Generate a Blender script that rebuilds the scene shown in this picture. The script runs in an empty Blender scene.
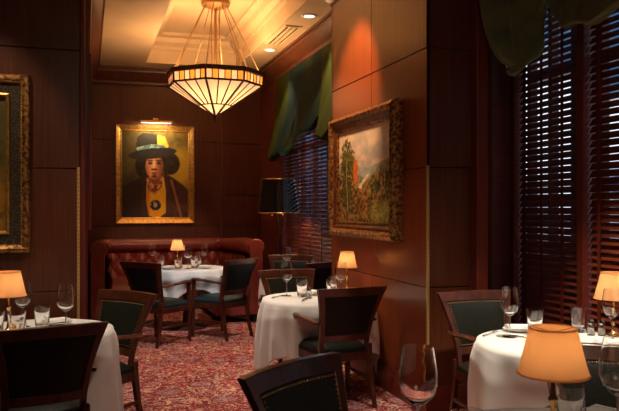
import bpy, bmesh, math, random
from math import sin, cos, pi, radians, sqrt, atan2, exp
from mathutils import Vector, Matrix
random.seed(7)
S = bpy.context.scene
COL = S.collection

# ------------------------------------------------------------ camera
cam_d = bpy.data.cameras.new('camera'); cam = bpy.data.objects.new('camera', cam_d); COL.objects.link(cam)
cam.location = (0, 0, 1.48)
cam.rotation_euler = (pi/2, 0, -radians(17.5))
cam_d.sensor_width = 36; cam_d.lens = 704/619*36
cam_d.shift_y = 2.5/619
cam_d.clip_start = .05
cam_d.dof.use_dof = True; cam_d.dof.focus_distance = 6.0; cam_d.dof.aperture_fstop = 9
S.camera = cam

# ------------------------------------------------------------ exposure, world
S.view_settings.view_transform = 'Standard'; S.view_settings.look = 'None'
S.view_settings.gamma = 1; S.view_settings.use_curve_mapping = False
S.view_settings.exposure = 0.0
W = bpy.data.worlds.new('dusk'); S.world = W; W.use_nodes = True
wn = W.node_tree.nodes; wl = W.node_tree.links
bg = wn['Background']
tc = wn.new('ShaderNodeTexCoord'); no = wn.new('ShaderNodeTexNoise'); no.inputs['Scale'].default_value = 9
cr = wn.new('ShaderNodeValToRGB')
cr.color_ramp.elements[0].position = .47; cr.color_ramp.elements[0].color = (.035, .085, .17, 1)
cr.color_ramp.elements[1].position = .60; cr.color_ramp.elements[1].color = (.80, .90, 1, 1)
wl.new(tc.outputs['Generated'], no.inputs['Vector']); wl.new(no.outputs['Fac'], cr.inputs['Fac'])
wl.new(cr.outputs['Color'], bg.inputs['Color']); bg.inputs['Strength'].default_value = 1.5

# ------------------------------------------------------------ ceiling spots, some added for effect, and an added fill light
WARM = (1, .66, .36); SPOT = (1, .74, .47)
def spot(loc, target, power, size=60, blend=.6, color=SPOT, rad=.05):
    l = bpy.data.lights.new('spot_light', 'SPOT'); l.energy = power; l.color = color
    l.spot_size = radians(size); l.spot_blend = blend; l.shadow_soft_size = rad
    o = bpy.data.objects.new('spot_light', l); COL.objects.link(o); o.location = loc
    o.rotation_euler = (Vector(target)-Vector(loc)).to_track_quat('-Z', 'Y').to_euler(); return o
def point(loc, power, rad=.03, color=WARM):
    l = bpy.data.lights.new('bulb_light', 'POINT'); l.energy = power; l.color = color; l.shadow_soft_size = rad
    o = bpy.data.objects.new('bulb_light', l); COL.objects.link(o); o.location = loc; return o
H = 3.6
# (x, y, target, power, cone)
COOL = (.80, .90, 1); NEUT = (1, .86, .68)
DOWN = [   # x, y, target, power, cone, colour
 (2.33, 7.40, (2.45, 7.0, 0), 90, 80, SPOT),
 (2.33, 9.15, (2.3, 9.0, 0), 60, 75, SPOT),
 (1.55, 5.70, (2.34, 6.0, 2.5), 180, 56, (1, .56, .27)),
 (-.35, 4.20, (-.3, 4.6, .7), 190, 34, NEUT),
 (2.30, 3.00, (2.45, 3.4, .7), 540, 50, NEUT),
 (1.40, 5.00, (1.75, 5.5, .7), 150, 32, NEUT),
 (1.10, 5.85, (1.10, 11.0, .72), 260, 20, (1, .6, .42)),  # added to warm the banquette back, no fitting
 (1.00, 6.40, (1.15, 8.6, .6), 230, 30, COOL),  # added cool spot in place of daylight on the banquette table
 (.75, 6.20, (.9, 6.6, 0), 230, 72, (1, .80, .66)),
 (1.75, 1.90, (2.35, 3.0, .45), 170, 36, NEUT),  # added to brighten the front of the bay table cloth
 (-.9, 4.4, (-.75, 5.5, 1.9), 60, 46, SPOT),
 (1.5, 1.2, (1.45, 1.8, .7), 45, 45, NEUT),
 (.3, 3.4, (0.9, 4.9, 0), 110, 75, (1, .78, .6)),
]
for x, y, t, p, c, co in DOWN: spot((x, y, H-.03), t, p, c, color=co)
AR = bpy.data.lights.new('fill_light', 'AREA'); AR.energy = 8; AR.color = (1, .72, .5); AR.shape = 'DISK'; AR.size = 1.4  # soft fill added high behind the camera, no such fitting
ao = bpy.data.objects.new('fill_light', AR); COL.objects.link(ao); ao.location = (.4, -1.2, 3.2); ao.rotation_euler = (radians(35), 0, radians(-15))

# ------------------------------------------------------------ materials
def M(name, col, rough=.5, metal=0, **kw):
    m = bpy.data.materials.new(name); m.use_nodes = True
    b = m.node_tree.nodes['Principled BSDF']
    b.inputs['Base Color'].default_value = (*col, 1); b.inputs['Roughness'].default_value = rough; b.inputs['Metallic'].default_value = metal
    for k, v in kw.items(): b.inputs[k.replace('_', ' ')].default_value = v
    return m
def nodes(m): return m.node_tree.nodes, m.node_tree.links, m.node_tree.nodes['Principled BSDF']
def grain(m, c1, c2, scale=(1, 1, 1), nscale=8, lo=.35, hi=.65, detail=4, bump=0, coord='Object', bdist=.002):
    n, l, b = nodes(m)
    t = n.new('ShaderNodeTexCoord'); mp = n.new('ShaderNodeMapping'); mp.inputs['Scale'].default_value = scale
    z = n.new('ShaderNodeTexNoise'); z.inputs['Scale'].default_value = nscale; z.inputs['Detail'].default_value = detail
    r = n.new('ShaderNodeValToRGB'); r.color_ramp.elements[0].position = lo; r.color_ramp.elements[1].position = hi
    r.color_ramp.elements[0].color = (*c1, 1); r.color_ramp.elements[1].color = (*c2, 1)
    l.new(t.outputs[coord], mp.inputs['Vector']); l.new(mp.outputs['Vector'], z.inputs['Vector'])
    l.new(z.outputs['Fac'], r.inputs['Fac']); l.new(r.outputs['Color'], b.inputs['Base Color'])
    if bump:
        bp = n.new('ShaderNodeBump'); bp.inputs['Strength'].default_value = bump; bp.inputs['Distance'].default_value = bdist
        l.new(z.outputs['Fac'], bp.inputs['Height']); l.new(bp.outputs['Normal'], b.inputs['Normal'])
    return m
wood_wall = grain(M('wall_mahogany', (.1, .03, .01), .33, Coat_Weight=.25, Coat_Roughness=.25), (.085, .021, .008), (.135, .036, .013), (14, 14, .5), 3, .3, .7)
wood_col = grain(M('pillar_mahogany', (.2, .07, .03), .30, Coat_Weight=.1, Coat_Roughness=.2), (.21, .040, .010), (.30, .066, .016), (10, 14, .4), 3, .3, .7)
wood_trim = grain(M('trim_mahogany', (.1, .03, .01), .35), (.13, .025, .010), (.19, .026, .016), (5, 5, .6), 3)
wood_chair = grain(M('chair_mahogany', (.1, .03, .01), .28, Coat_Weight=.4, Coat_Roughness=.15), (.045, .011, .006), (.095, .024, .011), (6, 6, 1.5), 4)
wood_blind = grain(M('blind_wood', (.1, .03, .01), .38), (.13, .022, .010), (.19, .036, .015), (3, 1, 3), 3)
wood_crown = grain(M('crown_mahogany', (.1, .03, .01), .38), (.070, .020, .009), (.115, .036, .015), (5, 5, .6), 3)
gap_dark = M('dark_seam', (.006, .003, .002), .8)
leather = grain(M('green_black_leather', (.01, .02, .02), .5, Specular_IOR_Level=.22), (.008, .009, .006), (.014, .0145, .010), (1, 1, 1), 60, bump=.15)
leather_bluelit = grain(M('blue_lit_leather', (.01, .03, .03), .5, Specular_IOR_Level=.22), (.004, .014, .020), (.008, .024, .033), (1, 1, 1), 60, bump=.15)  # same dark leather with bluish light put into its colour
brass = M('brass', (.72, .46, .17), .25, 1)
brass_edge = M('brushed_brass_edge', (.75, .50, .20), .42, .55)
brass_old = grain(M('aged_brass', (.5, .3, .1), .35, 1), (.35, .22, .08), (.75, .52, .22), (1, 1, 1), 25)
bronze = M('dark_bronze', (.055, .018, .010), .5, .1)
rod_m = M('antique_rod', (.32, .18, .07), .45, .6)
gold = grain(M('gilt_gold', (.7, .42, .12), .38, .85), (.62, .33, .08), (.95, .60, .18), (1, 1, 1), 30, bump=.5, bdist=.004)
gold_old = grain(M('old_gilt', (.4, .22, .07), .42, .7), (.13, .045, .018), (.60, .31, .10), (1, 1, 1), 34, .4, .62, bump=.8, bdist=.006)
frame_brown = grain(M('frame_brown', (.1, .03, .01), .35), (.09, .025, .010), (.20, .07, .025), (1, 1, 1), 12)
weave = grain(M('dark_woven_liner', (.03, .025, .02), .6), (.018, .012, .006), (.08, .052, .025), (1, 1, 1), 80, .45, .55, bump=.6)
redlea = grain(M('oxblood_leather', (.2, .04, .02), .38), (.20, .030, .018), (.27, .048, .028), (1, 1, 1), 9, bump=.05)
seatlea = grain(M('oxblood_seat_leather', (.2, .04, .02), .4), (.17, .028, .018), (.23, .042, .026), (1, 1, 1), 9)
plinth_m = M('black_plinth', (.012, .008, .006), .5)
cloth = grain(M('white_linen', (.78, .75, .70), .85, Sheen_Weight=.3), (.72, .70, .66), (.80, .78, .74), (1, 1, 1), 5)
napkin_m = M('white_napkin', (.82, .80, .76), .85)
china = M('white_china', (.85, .83, .80), .2)
steel = M('polished_steel', (.75, .73, .7), .15, 1)
glass = M('clear_glass', (1, 1, 1), .02, 0, Transmission_Weight=1.0, IOR=1.55)
salt = M('salt', (.8, .78, .75), .7)
wallpaint = M('ceiling_paint', (.62, .47, .29), .6)
ceilpaint = grain(M('ceiling_plaster', (.62, .47, .29), .55), (.60, .45, .28), (.66, .50, .31), (1, 1, 1), 3)
white_trim = M('white_enamel', (.8, .75, .65), .4)
dark_in = M('dark_slot', (.01, .008, .006), .8)
lamp_black = M('black_lacquer', (.012, .012, .014), .18, 0, Coat_Weight=.6)
silver_in = M('silver_lining', (.6, .55, .45), .3, .8)
backdrop_wall = grain(M('rear_wall_wood', (.1, .03, .01), .4), (.06, .02, .01), (.10, .03, .015), (10, 10, .5), 3)

def emis(name, col, st):
    m = bpy.data.materials.new(name); m.use_nodes = True; n = m.node_tree.nodes; l = m.node_tree.links
    n.clear(); e = n.new('ShaderNodeEmission'); e.inputs['Color'].default_value = (*col, 1); e.inputs['Strength'].default_value = st
    o = n.new('ShaderNodeOutputMaterial'); l.new(e.outputs[0], o.inputs[0]); return m
bulb_m = emis('glowing_bulb', (1, .75, .45), 8)
lens_m = emis('lit_lens', (1, .85, .62), 5)
def shade_mat(name, col, tr=.6, glow=0, gcol=None):
    m = bpy.data.materials.new(name); m.use_nodes = True; n = m.node_tree.nodes; l = m.node_tree.links; n.clear()
    d = n.new('ShaderNodeBsdfDiffuse'); t = n.new('ShaderNodeBsdfTranslucent'); x = n.new('ShaderNodeMixShader'); o = n.new('ShaderNodeOutputMaterial')
    d.inputs['Color'].default_value = (*col, 1); t.inputs['Color'].default_value = (*col, 1); x.inputs[0].default_value = tr
    l.new(d.outputs[0], x.inputs[1]); l.new(t.outputs[0], x.inputs[2])
    last = x
    if glow:
        e = n.new('ShaderNodeEmission'); e.inputs['Color'].default_value = (*(gcol or col), 1); e.inputs['Strength'].default_value = glow
        a = n.new('ShaderNodeAddShader'); l.new(x.outputs[0], a.inputs[0]); l.new(e.outputs[0], a.inputs[1]); last = a
    l.new(last.outputs[0], o.inputs[0]); return m
shade_m = shade_mat('peach_pleated_silk', (.80, .46, .22), .5)
art_glass = shade_mat('cream_art_glass', (.32, .24, .17), .34, .30, (1, .62, .36))
amber_glass = shade_mat('amber_art_glass', (.32, .11, .015), .5, .24, (1, .40, .07))

def carpet_mat():
    m = M('floral_carpet', (.3, .03, .03), .95); n, l, b = nodes(m)
    t = n.new('ShaderNodeTexCoord')
    def noise(sc, det=2, dist=0):
        z = n.new('ShaderNodeTexNoise'); z.inputs['Scale'].default_value = sc; z.inputs['Detail'].default_value = det; z.inputs['Distortion'].default_value = dist
        l.new(t.outputs['Object'], z.inputs['Vector']); return z.outputs['Fac']
    def math_(op, a, bb=None, c=None):
        q = n.new('ShaderNodeMath'); q.operation = op
        for i, v in enumerate((a, bb, c)):
            if v is None: continue
            if isinstance(v, (int, float)): q.inputs[i].default_value = v
            else: l.new(v, q.inputs[i])
        return q.outputs[0]
    def ss(v, lo, hi):
        q = n.new('ShaderNodeMapRange'); q.interpolation_type = 'SMOOTHSTEP'; l.new(v, q.inputs[0])
        q.inputs[1].default_value = lo; q.inputs[2].default_value = hi; return q.outputs[0]
    def mix(f, a, bb):
        q = n.new('ShaderNodeMix'); q.data_type = 'RGBA'; l.new(f, q.inputs[0])
        for i, v in ((6, a), (7, bb)):
            if isinstance(v, tuple): q.inputs[i].default_value = (*v, 1)
            else: l.new(v, q.inputs[i])
        return q.outputs[2]
    big = noise(3.2, 1, .8)
    vine = ss(math_('ABSOLUTE', math_('SUBTRACT', noise(9, 1, 2.2), .5)), .040, .015)
    bloom = ss(noise(13, 2, 1.5), .60, .62)
    leaf = ss(noise(34, 1, 1.0), .53, .56)
    vor = n.new('ShaderNodeTexVoronoi'); vor.inputs['Scale'].default_value = 3.4; l.new(t.outputs['Object'], vor.inputs['Vector'])
    med = ss(vor.outputs['Distance'], .30, .22)
    ring = math_('MULTIPLY', ss(vor.outputs['Distance'], .42, .36), ss(vor.outputs['Distance'], .30, .33))
    base = mix(ss(big, .42, .6), (.24, .005, .010), (.38, .010, .013))
    c = mix(leaf, base, (.13, .008, .014))
    c = mix(bloom, c, (.62, .36, .22))
    c = mix(vine, c, (.66, .44, .34))
    medc = mix(ss(noise(40, 1, 1.5), .45, .55), (.44, .30, .30), (.22, .016, .028))
    c = mix(med, c, medc)
    c = mix(math_('MULTIPLY', ring, .6), c, (.10, .012, .018))
    l.new(c, b.inputs['Base Color'])
    bp = n.new('ShaderNodeBump'); bp.inputs['Strength'].default_value = .4; bp.inputs['Distance'].default_value = .004
    l.new(noise(300, 1), bp.inputs['Height']); l.new(bp.outputs['Normal'], b.inputs['Normal'])
    return m
carpet_m = carpet_mat()

def vc_mat(name, rough=.55):
    m = M(name, (1, 1, 1), rough); n, l, b = nodes(m)
    a = n.new('ShaderNodeAttribute'); a.attribute_name = 'paint'; l.new(a.outputs['Color'], b.inputs['Base Color']); return m
paint_m = vc_mat('oil_paint', .62)
shade_green = grain(M('olive_green_drape', (.05, .07, .02), .75, Sheen_Weight=.2), (.070, .100, .050), (.14, .165, .055), (1, 1, 1), 5, .38, .62, bump=.3)
n_, l_, b_ = nodes(shade_green)
shade_teal = grain(M('teal_green_drape', (.05, .07, .05), .8, Specular_IOR_Level=.15), (.005, .021, .021), (.036, .045, .003), (1, 1, .35), 1.3, .44, .56, bump=.2)

# ------------------------------------------------------------ mesh helpers
class MB:
    def __init__(s): s.v = []; s.f = []
    def add(s, vs, fs):
        o = len(s.v); s.v += [tuple(v) for v in vs]; s.f += [tuple(i+o for i in f) for f in fs]; return s
    def box(s, lo, hi, mat=None):
        x0, y0, z0 = lo; x1, y1, z1 = hi
        v = [(x0,y0,z0),(x1,y0,z0),(x1,y1,z0),(x0,y1,z0),(x0,y0,z1),(x1,y0,z1),(x1,y1,z1),(x0,y1,z1)]
        if mat: v = [mat @ Vector(p) for p in v]
        return s.add(v, [(0,3,2,1),(4,5,6,7),(0,1,5,4),(1,2,6,5),(2,3,7,6),(3,0,4,7)])
    def lathe(s, prof, c=(0,0,0), seg=24, a0=0, mat=None):
        n = len(prof); vs = []
        for i in range(seg):
            a = a0+2*pi*i/seg
            for r, z in prof: vs.append((c[0]+r*cos(a), c[1]+r*sin(a), c[2]+z))
        if mat: vs = [mat @ Vector(p) for p in vs]
        fs = [(i*n+j, ((i+1)%seg)*n+j, ((i+1)%seg)*n+j+1, i*n+j+1) for i in range(seg) for j in range(n-1)]
        s.add(vs, fs)
        o = len(s.v)-len(vs)
        if prof[0][0] > 1e-5: pass
        return s
    def grid(s, P, nu, nv, closed_u=False):
        vs = [P(i/(nu if closed_u else nu-1), j/(nv-1)) for i in range(nu) for j in range(nv)]
        fs = []
        for i in range(nu if closed_u else nu-1):
            for j in range(nv-1):
                a = i*nv+j; b = ((i+1) % nu)*nv+j; fs.append((a, b, b+1, a+1))
        return s.add(vs, fs)
    def slab(s, F, B, nu, nv):   # closed slab between a front and a back surface
        vs = [F(i/(nu-1), j/(nv-1)) for i in range(nu) for j in range(nv)]+[B(i/(nu-1), j/(nv-1)) for i in range(nu) for j in range(nv)]
        k = nu*nv; fs = []
        for i in range(nu-1):
            for j in range(nv-1):
                a = i*nv+j; b = a+nv; fs += [(a, b, b+1, a+1), (k+a, k+a+1, k+b+1, k+b)]
        for i in range(nu-1):
            a = i*nv; b = a+nv; fs += [(a, k+a, k+b, b)]
            a = i*nv+nv-1; b = a+nv; fs += [(a, b, k+b, k+a)]
        for j in range(nv-1):
            a = j; fs += [(a, a+1, k+a+1, k+a)]; a = (nu-1)*nv+j; fs += [(a, k+a, k+a+1, a+1)]
        return s.add(vs, fs)
    def tube(s, pts, r, seg=8, cap=True, sq=None):
        pts = [Vector(p) for p in pts]; n = len(pts); R = r if isinstance(r, (list, tuple)) else [r]*n
        vs = []; up0 = Vector((0, 0, 1))
        for i, p in enumerate(pts):
            t = (pts[min(i+1, n-1)]-pts[max(i-1, 0)]).normalized()
            u = up0 if abs(t.z) < .9 else Vector((0, 1, 0))
            a = t.cross(u).normalized(); b = a.cross(t)
            for k in range(seg):
                an = 2*pi*k/seg+(pi/4 if seg == 4 else 0)
                q = (1, 1) if sq is None else sq
                vs.append(p+a*cos(an)*R[i]*q[0]+b*sin(an)*R[i]*q[1])
        fs = [(i*seg+k, i*seg+(k+1) % seg, (i+1)*seg+(k+1) % seg, (i+1)*seg+k) for i in range(n-1) for k in range(seg)]
        if cap: fs += [tuple(reversed(range(seg))), tuple((n-1)*seg+k for k in range(seg))]
        return s.add(vs, fs)
    def sweep(s, path, prof, closed_prof=True):   # path ccw: profile offset goes to the left (inward)
        P = [Vector(p) for p in path]; n = len(P); vs = []
        for i in range(n):
            ds = []
            if i > 0: ds.append((P[i]-P[i-1]).normalized())
            if i < n-1: ds.append((P[i+1]-P[i]).normalized())
            ns = [Vector((-d.y, d.x)) for d in ds]
            if len(ns) == 2:
                m = (ns[0]+ns[1]).normalized(); k = 1/max(.3, m.dot(ns[0]))
            else: m = ns[0]; k = 1
            for o, z in prof: q = P[i]+m*o*k; vs.append((q.x, q.y, z))
        c = len(prof); fs = []
        for i in range(n-1):
            for j in range(c if closed_prof else c-1):
                jj = (j+1) % c; fs.append((i*c+j, (i+1)*c+j, (i+1)*c+jj, i*c+jj))
        if closed_prof: fs += [tuple(range(c)), tuple(reversed([(n-1)*c+j for j in range(c)]))]
        return s.add(vs, fs)
    def build(s, name, mat, parent=None, loc=(0,0,0), rz=0, bevel=0, smooth=35, sub=0, normals=True, segs=2):
        me = bpy.data.meshes.new(name); me.from_pydata(s.v, [], s.f)
        if normals:
            bm = bmesh.new(); bm.from_mesh(me); bmesh.ops.recalc_face_normals(bm, faces=bm.faces); bm.to_mesh(me); bm.free()
        me.materials.append(mat)
        if smooth is not None:
            me.polygons.foreach_set('use_smooth', [True]*len(me.polygons))
            if smooth < 180: me.set_sharp_from_angle(angle=radians(smooth))
        o = bpy.data.objects.new(name, me); COL.objects.link(o); o.location = loc; o.rotation_euler = (0, 0, rz)
        if parent: o.parent = parent
        if bevel:
            b = o.modifiers.new('bevel', 'BEVEL'); b.width = bevel; b.segments = segs; b.limit_method = 'ANGLE'; b.angle_limit = radians(40)
        if sub:
            b = o.modifiers.new('sub', 'SUBSURF'); b.levels = sub; b.render_levels = sub
        return o
def tag(o, label, cat, group=None, kind=None):
    o['label'] = label; o['category'] = cat
    if group: o['group'] = group
    if kind: o['kind'] = kind
    return o
def empty(name, loc, rz=0, label=None, cat=None, group=None):
    o = bpy.data.objects.new(name, None); COL.objects.link(o); o.location = loc; o.rotation_euler = (0, 0, rz); o.empty_display_size = .1
    if label: tag(o, label, cat, group)
    return o
def struct(o, label=None):
    o['kind'] = 'structure'
    if label: o['label'] = label
    return o
KIDS = {}
def copy_tree(o, parent=None):
    c = o.copy(); COL.objects.link(c); c.parent = parent
    for ch in [x for x in list(COL.objects) if x.parent == o]: copy_tree(ch, c)
    return c
def boxo(name, lo, hi, mat, parent=None, bevel=0): return MB().box(lo, hi).build(name, mat, parent, bevel=bevel, smooth=None)

# ------------------------------------------------------------ room
BX = 3.25      # bay window plane
CX = 2.335     # pillar face
WX = 2.66      # far window wall
CY0, CY1 = 4.58, 6.66
LY = 5.55      # left partition face
BY = 11.1      # back wall
struct(boxo('floor', (-2.4, -2.7, -.05), (4.2, 11.3, 0), carpet_m), 'red and cream floral patterned carpet')

TX0, TX1, TY0, TY1 = .815, 2.14, 6.0, 10.5
m = MB()
m.box((-2.4, -2.7, H), (4.0, TY0, H+.05)); m.box((-2.4, TY1, H), (4.0, 11.3, H+.05))
m.box((-2.4, TY0, H), (TX0, TY1, H+.05)); m.box((TX1, TY0, H), (4.0, TY1, H+.05))
m.box((TX0-.2, TY0-.2, 4.02), (TX1+.2, TY1+.2, 4.07))
for a, b in (((TX0-.05, TY0), (TX0, TY1)), ((TX1, TY0), (TX1+.05, TY1)), ((TX0, TY0-.05), (TX1, TY0)), ((TX0, TY1), (TX1, TY1+.05))):
    m.box((a[0], a[1], H+.05), (b[0], b[1], 4.02))
struct(m.build('ceiling', ceilpaint, smooth=None), 'cream plaster ceiling with a recessed tray')
m = MB()
pth = [(TX1, TY0), (TX1, TY1), (TX0, TY1), (TX0, TY0), (TX1, TY0)]
m.sweep(pth, [(0, 3.80), (.03, 3.80), (.04, 3.85), (.10, 3.90), (.12, 3.96), (.20, 3.98), (.20, 4.02), (0, 4.02)])
struct(m.build('trim_1', ceilpaint, smooth=30), 'plaster moulding inside the ceiling tray')

def panels(name, origin, du, w, zs, us, mat, th=.018, gap=.008, nrm=None, label=None):
    """panelled wall: origin xy, du unit along, nrm unit outward; zs horizontal seams, us vertical seams"""
    m = MB(); o = Vector(origin); du = Vector(du); nr = Vector(nrm)
    for i in range(len(us)-1):
        for j in range(len(zs)-1):
            a, b = us[i]+gap/2, us[i+1]-gap/2; c, d = zs[j]+gap/2, zs[j+1]-gap/2
            if i == 0: a = us[0]
            if i == len(us)-2: b = us[-1]
            p = [o+du*a, o+du*b, o+du*b+nr*th, o+du*a+nr*th]
            v = [(q.x, q.y, c) for q in p]+[(q.x, q.y, d) for q in p]
            m.add(v, [(0,3,2,1),(4,5,6,7),(0,1,5,4),(1,2,6,5),(2,3,7,6),(3,0,4,7)])
    ob = m.build(name, mat, smooth=None, bevel=.002, segs=1)
    struct(ob, label); return ob
ZS = [0, .904, 1.775, 2.64, H]
T = .018
# left partition facing the camera
struct(boxo('wall_left_front', (-2.4, LY+T, 0), (-.058, LY+.35, H), gap_dark), 'core of the left panelled partition')
panels('wall_left', (-2.4, LY+T), (1, 0), 0, [0, .86, 1.775, 2.66, H], [0, 1.35, 2.342], wood_wall, nrm=(0, -1), label='dark mahogany panelled partition on the left')
struct(boxo('wall_left_back', (-.25, LY+.35, 0), (0, BY+.2, H), wood_wall), 'dark wood wall beside the banquette')
struct(boxo('trim_2', (-.058, LY+.02, 0), (-.018, LY+.34, H), wood_trim, bevel=.008), 'wooden casing at the end of the left partition')
struct(boxo('trim_3', (-.04, LY+.50, 1.30), (.03, LY+.60, 2.75), wood_trim, bevel=.01), 'vertical wooden moulding on the left wall')
# back wall
struct(boxo('wall_back_core', (-.25, BY+T, 0), (3.0, BY+.25, H), gap_dark), 'core of the back wall')
panels('wall_back', (0, BY+T), (1, 0), 0, [0, 1.2, 2.52, H], [0, 2.03], wood_wall, nrm=(0, -1), label='dark mahogany panelled back wall')
panels('wall_back_right', (2.03, BY), (1, 0), 0, [0, 1.2, 1.68, 2.50, H], [0, .63], wood_wall, th=.05, nrm=(0, -1), label='raised mahogany panel beside the banquette')
struct(boxo('trim_4', (2.022, BY-.056, .9), (2.030, BY+.0, 1.68), brass, bevel=.001), 'thin brass edge strip on the back wall')
# right far window wall
wy0, wy1 = 6.72, 9.75
struct(boxo('wall_right_far', (WX, wy1, 0), (WX+.25, BY+.2, H), wood_trim, bevel=.004), 'red-brown wood wall right of the banquette')
struct(boxo('wall_right_sill', (WX, CY1, 0), (WX+.25, wy1, .35), wood_trim, bevel=.004), 'wood wall below the far window')
struct(boxo('wall_right_header', (WX, CY1, 3.3), (WX+.25, wy1, H), wood_trim, bevel=.004), 'wood wall above the far window')
# pillar
struct(boxo('wall_pillar', (CX+T, CY0+T, 0), (2.72, CY1, H), gap_dark), 'core of the mahogany pillar')
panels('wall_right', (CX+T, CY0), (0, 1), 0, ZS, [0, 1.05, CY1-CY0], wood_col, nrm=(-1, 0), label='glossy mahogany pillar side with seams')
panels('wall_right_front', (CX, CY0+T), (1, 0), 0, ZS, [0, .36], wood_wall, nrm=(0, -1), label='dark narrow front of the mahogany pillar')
struct(boxo('wall_pillar_end', (CX, CY1-.02, 0), (WX+.1, CY1+.01, H), wood_col), 'far end of the pillar')
# stepped brass strip on the pillar corner
m = MB()
z = .02
while z < 1.77:
    m.box((CX-.008, CY0-.010, z), (CX+.010, CY0+.008, z+.026)); z += .030
m.box((CX-.004, CY0-.006, .02), (CX+.006, CY0+.004, 1.775))
struct(m.build('trim_5', brass_edge, smooth=None), 'stepped brass strip on the pillar corner')
m = MB(); z = .02
while z < 1.77:
    m.box((-.075, LY-.010, z), (-.055, LY+.012, z+.026)); z += .030
struct(m.build('trim_6', brass_edge, smooth=None), 'brass strip on the left partition corner')
# bay
struct(boxo('trim_7', (2.69, 4.50, 0), (2.785, 4.77, H), wood_trim, bevel=.008), 'vertical wood casing beside the bay window')
m = MB(); m.box((2.78, 4.74, 0), (2.97, 4.90, H))
for k in range(6): m.box((2.79+k*.03, 4.73, .1), (2.805+k*.03, 4.745, 3.3))
struct(m.build('trim_8', wood_wall, smooth=None), 'fluted wood panel beside the bay window')
FW = 4.90
m = MB()
m.box((2.95, FW-.02, 3.35), (3.4, FW+.1, H)); m.box((2.95, FW-.02, 0), (3.4, FW+.1, .42))
struct(m.build('wall_bay_end', wood_trim, smooth=None), 'wood above and below the narrow bay window')
m = MB()
m.box((BX+.02, 1.9, 3.35), (BX+.2, FW, H)); m.box((BX+.02, 1.9, 0), (BX+.2, FW, .42))
m.box((BX+.02, -2.7, 0), (BX+.2, 1.9, H))
struct(m.build('wall_bay', wood_trim, smooth=None), 'wood wall above and below the bay window')
for i, yy in enumerate((4.84, 4.03, 3.02, 1.95)):
    struct(boxo('trim_%d' % (9+i), (BX-.045, yy-.035, 0), (BX+.06, yy+.035, H), wood_trim, bevel=.006), 'vertical mahogany window post')
# behind and beside the camera
struct(boxo('wall_rear', (-2.4, -2.75, 0), (3.5, -2.6, H), backdrop_wall), 'wood wall behind the camera')
struct(boxo('wall_far_left', (-2.45, -2.7, 0), (-2.3, LY+.1, H), backdrop_wall), 'wood wall left of the camera')

# window frames and panes
pane_m = bpy.data.materials.new('window_glass'); pane_m.use_nodes = True
n = pane_m.node_tree.nodes; l = pane_m.node_tree.links; n.clear()
tr_ = n.new('ShaderNodeBsdfTransparent'); gl = n.new('ShaderNodeBsdfGlossy'); gl.inputs['Roughness'].default_value = .02
mx = n.new('ShaderNodeMixShader'); mx.inputs[0].default_value = .08; oo = n.new('ShaderNodeOutputMaterial')
l.new(tr_.outputs[0], mx.inputs[1]); l.new(gl.outputs[0], mx.inputs[2]); l.new(mx.outputs[0], oo.inputs[0])
def window(idx, p0, p1, z0, z1, nout, muls, bars, label):
    p0 = Vector(p0); p1 = Vector(p1); L = (p1-p0).length; d = (p1-p0)/L; nr = Vector(nout)
    root = empty('window_%d' % idx, (0, 0, 0)); struct(root, label)
    def bx(mb, a, b, c, e, t0=.0, t1=.06):
        q = [p0+d*a+nr*t0, p0+d*b+nr*t0, p0+d*b+nr*t1, p0+d*a+nr*t1]
        v = [(w.x, w.y, c) for w in q]+[(w.x, w.y, e) for w in q]
        mb.add(v, [(0,3,2,1),(4,5,6,7),(0,1,5,4),(1,2,6,5),(2,3,7,6),(3,0,4,7)])
    m = MB(); bx(m, 0, L, z0, z0+.06); bx(m, 0, L, z1-.06, z1); sw = .05; bx(m, 0, sw, z0, z1); bx(m, L-sw, L, z0, z1)
    for u in muls:
        hw_ = .09 if u == .62 else .025
        bx(m, u-hw_, u+hw_, z0, z1)
    for zz in bars: bx(m, 0, L, zz-.03, zz+.03)
    m.build('window_frame', wood_trim, root, smooth=None)
    m = MB(); bx(m, .02, L-.02, z0+.02, z1-.02, .028, .034); m.build('window_pane', pane_m, root, smooth=None)
window(1, (BX+.10, 4.84), (BX+.10, 4.03), .42, 3.35, (1, 0), [.29, .62], [2.5], 'tall bay window behind wooden blinds')
window(2, (BX+.10, 4.03), (BX+.10, 3.02), .42, 3.35, (1, 0), [.6], [2.5], 'second bay window at the right edge')
window(3, (BX+.10, 3.02), (BX+.10, 1.95), .42, 3.35, (1, 0), [.5], [2.5], 'third bay window out of frame')
window(4, (2.97, FW+.02), (3.3, FW+.02), .42, 3.35, (0, 1), [], [2.5], 'narrow window at the end of the bay')
window(5, (WX+.12, wy1), (WX+.12, CY1), .35, 3.3, (1, 0), [.55, 1.1, 1.65, 2.2], [2.3], 'far window behind wooden blinds')

def crown(name, path, hgt, pr, label):
    m = MB(); z = H
    m.sweep(path, [(0, z-hgt), (pr*.18, z-hgt), (pr*.22, z-hgt*.82), (pr*.4, z-hgt*.70), (pr*.7, z-hgt*.42), (pr*.86, z-hgt*.3), (pr*.88, z-hgt*.16), (pr, z-hgt*.14), (pr, z-.001), (0, z-.001)])
    struct(m.build(name, wood_crown, smooth=30), label)
crown('trim_13', [(WX, CY1), (WX, BY-.05), (0, BY-.05), (0, LY+.3)], .24, .17, 'mahogany crown moulding around the back of the room')
crown('trim_14', [(BX, -2.6), (BX, 4.80), (2.785, 4.80), (2.785, CY0-.08), (CX, CY0-.0), (CX, CY1), (WX, CY1)], .10, .08, 'slim crown moulding on the pillar and bay')
crown('trim_15', [(-.02, LY+.1), (-.055, LY), (-2.3, LY)], .24, .15, 'crown moulding on the left partition')
def base(name, path, label):
    m = MB(); m.sweep(path, [(0, 0), (.03, 0), (.03, .13), (.018, .16), (.012, .19), (0, .19)]); struct(m.build(name, wood_trim, smooth=30), label)
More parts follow.
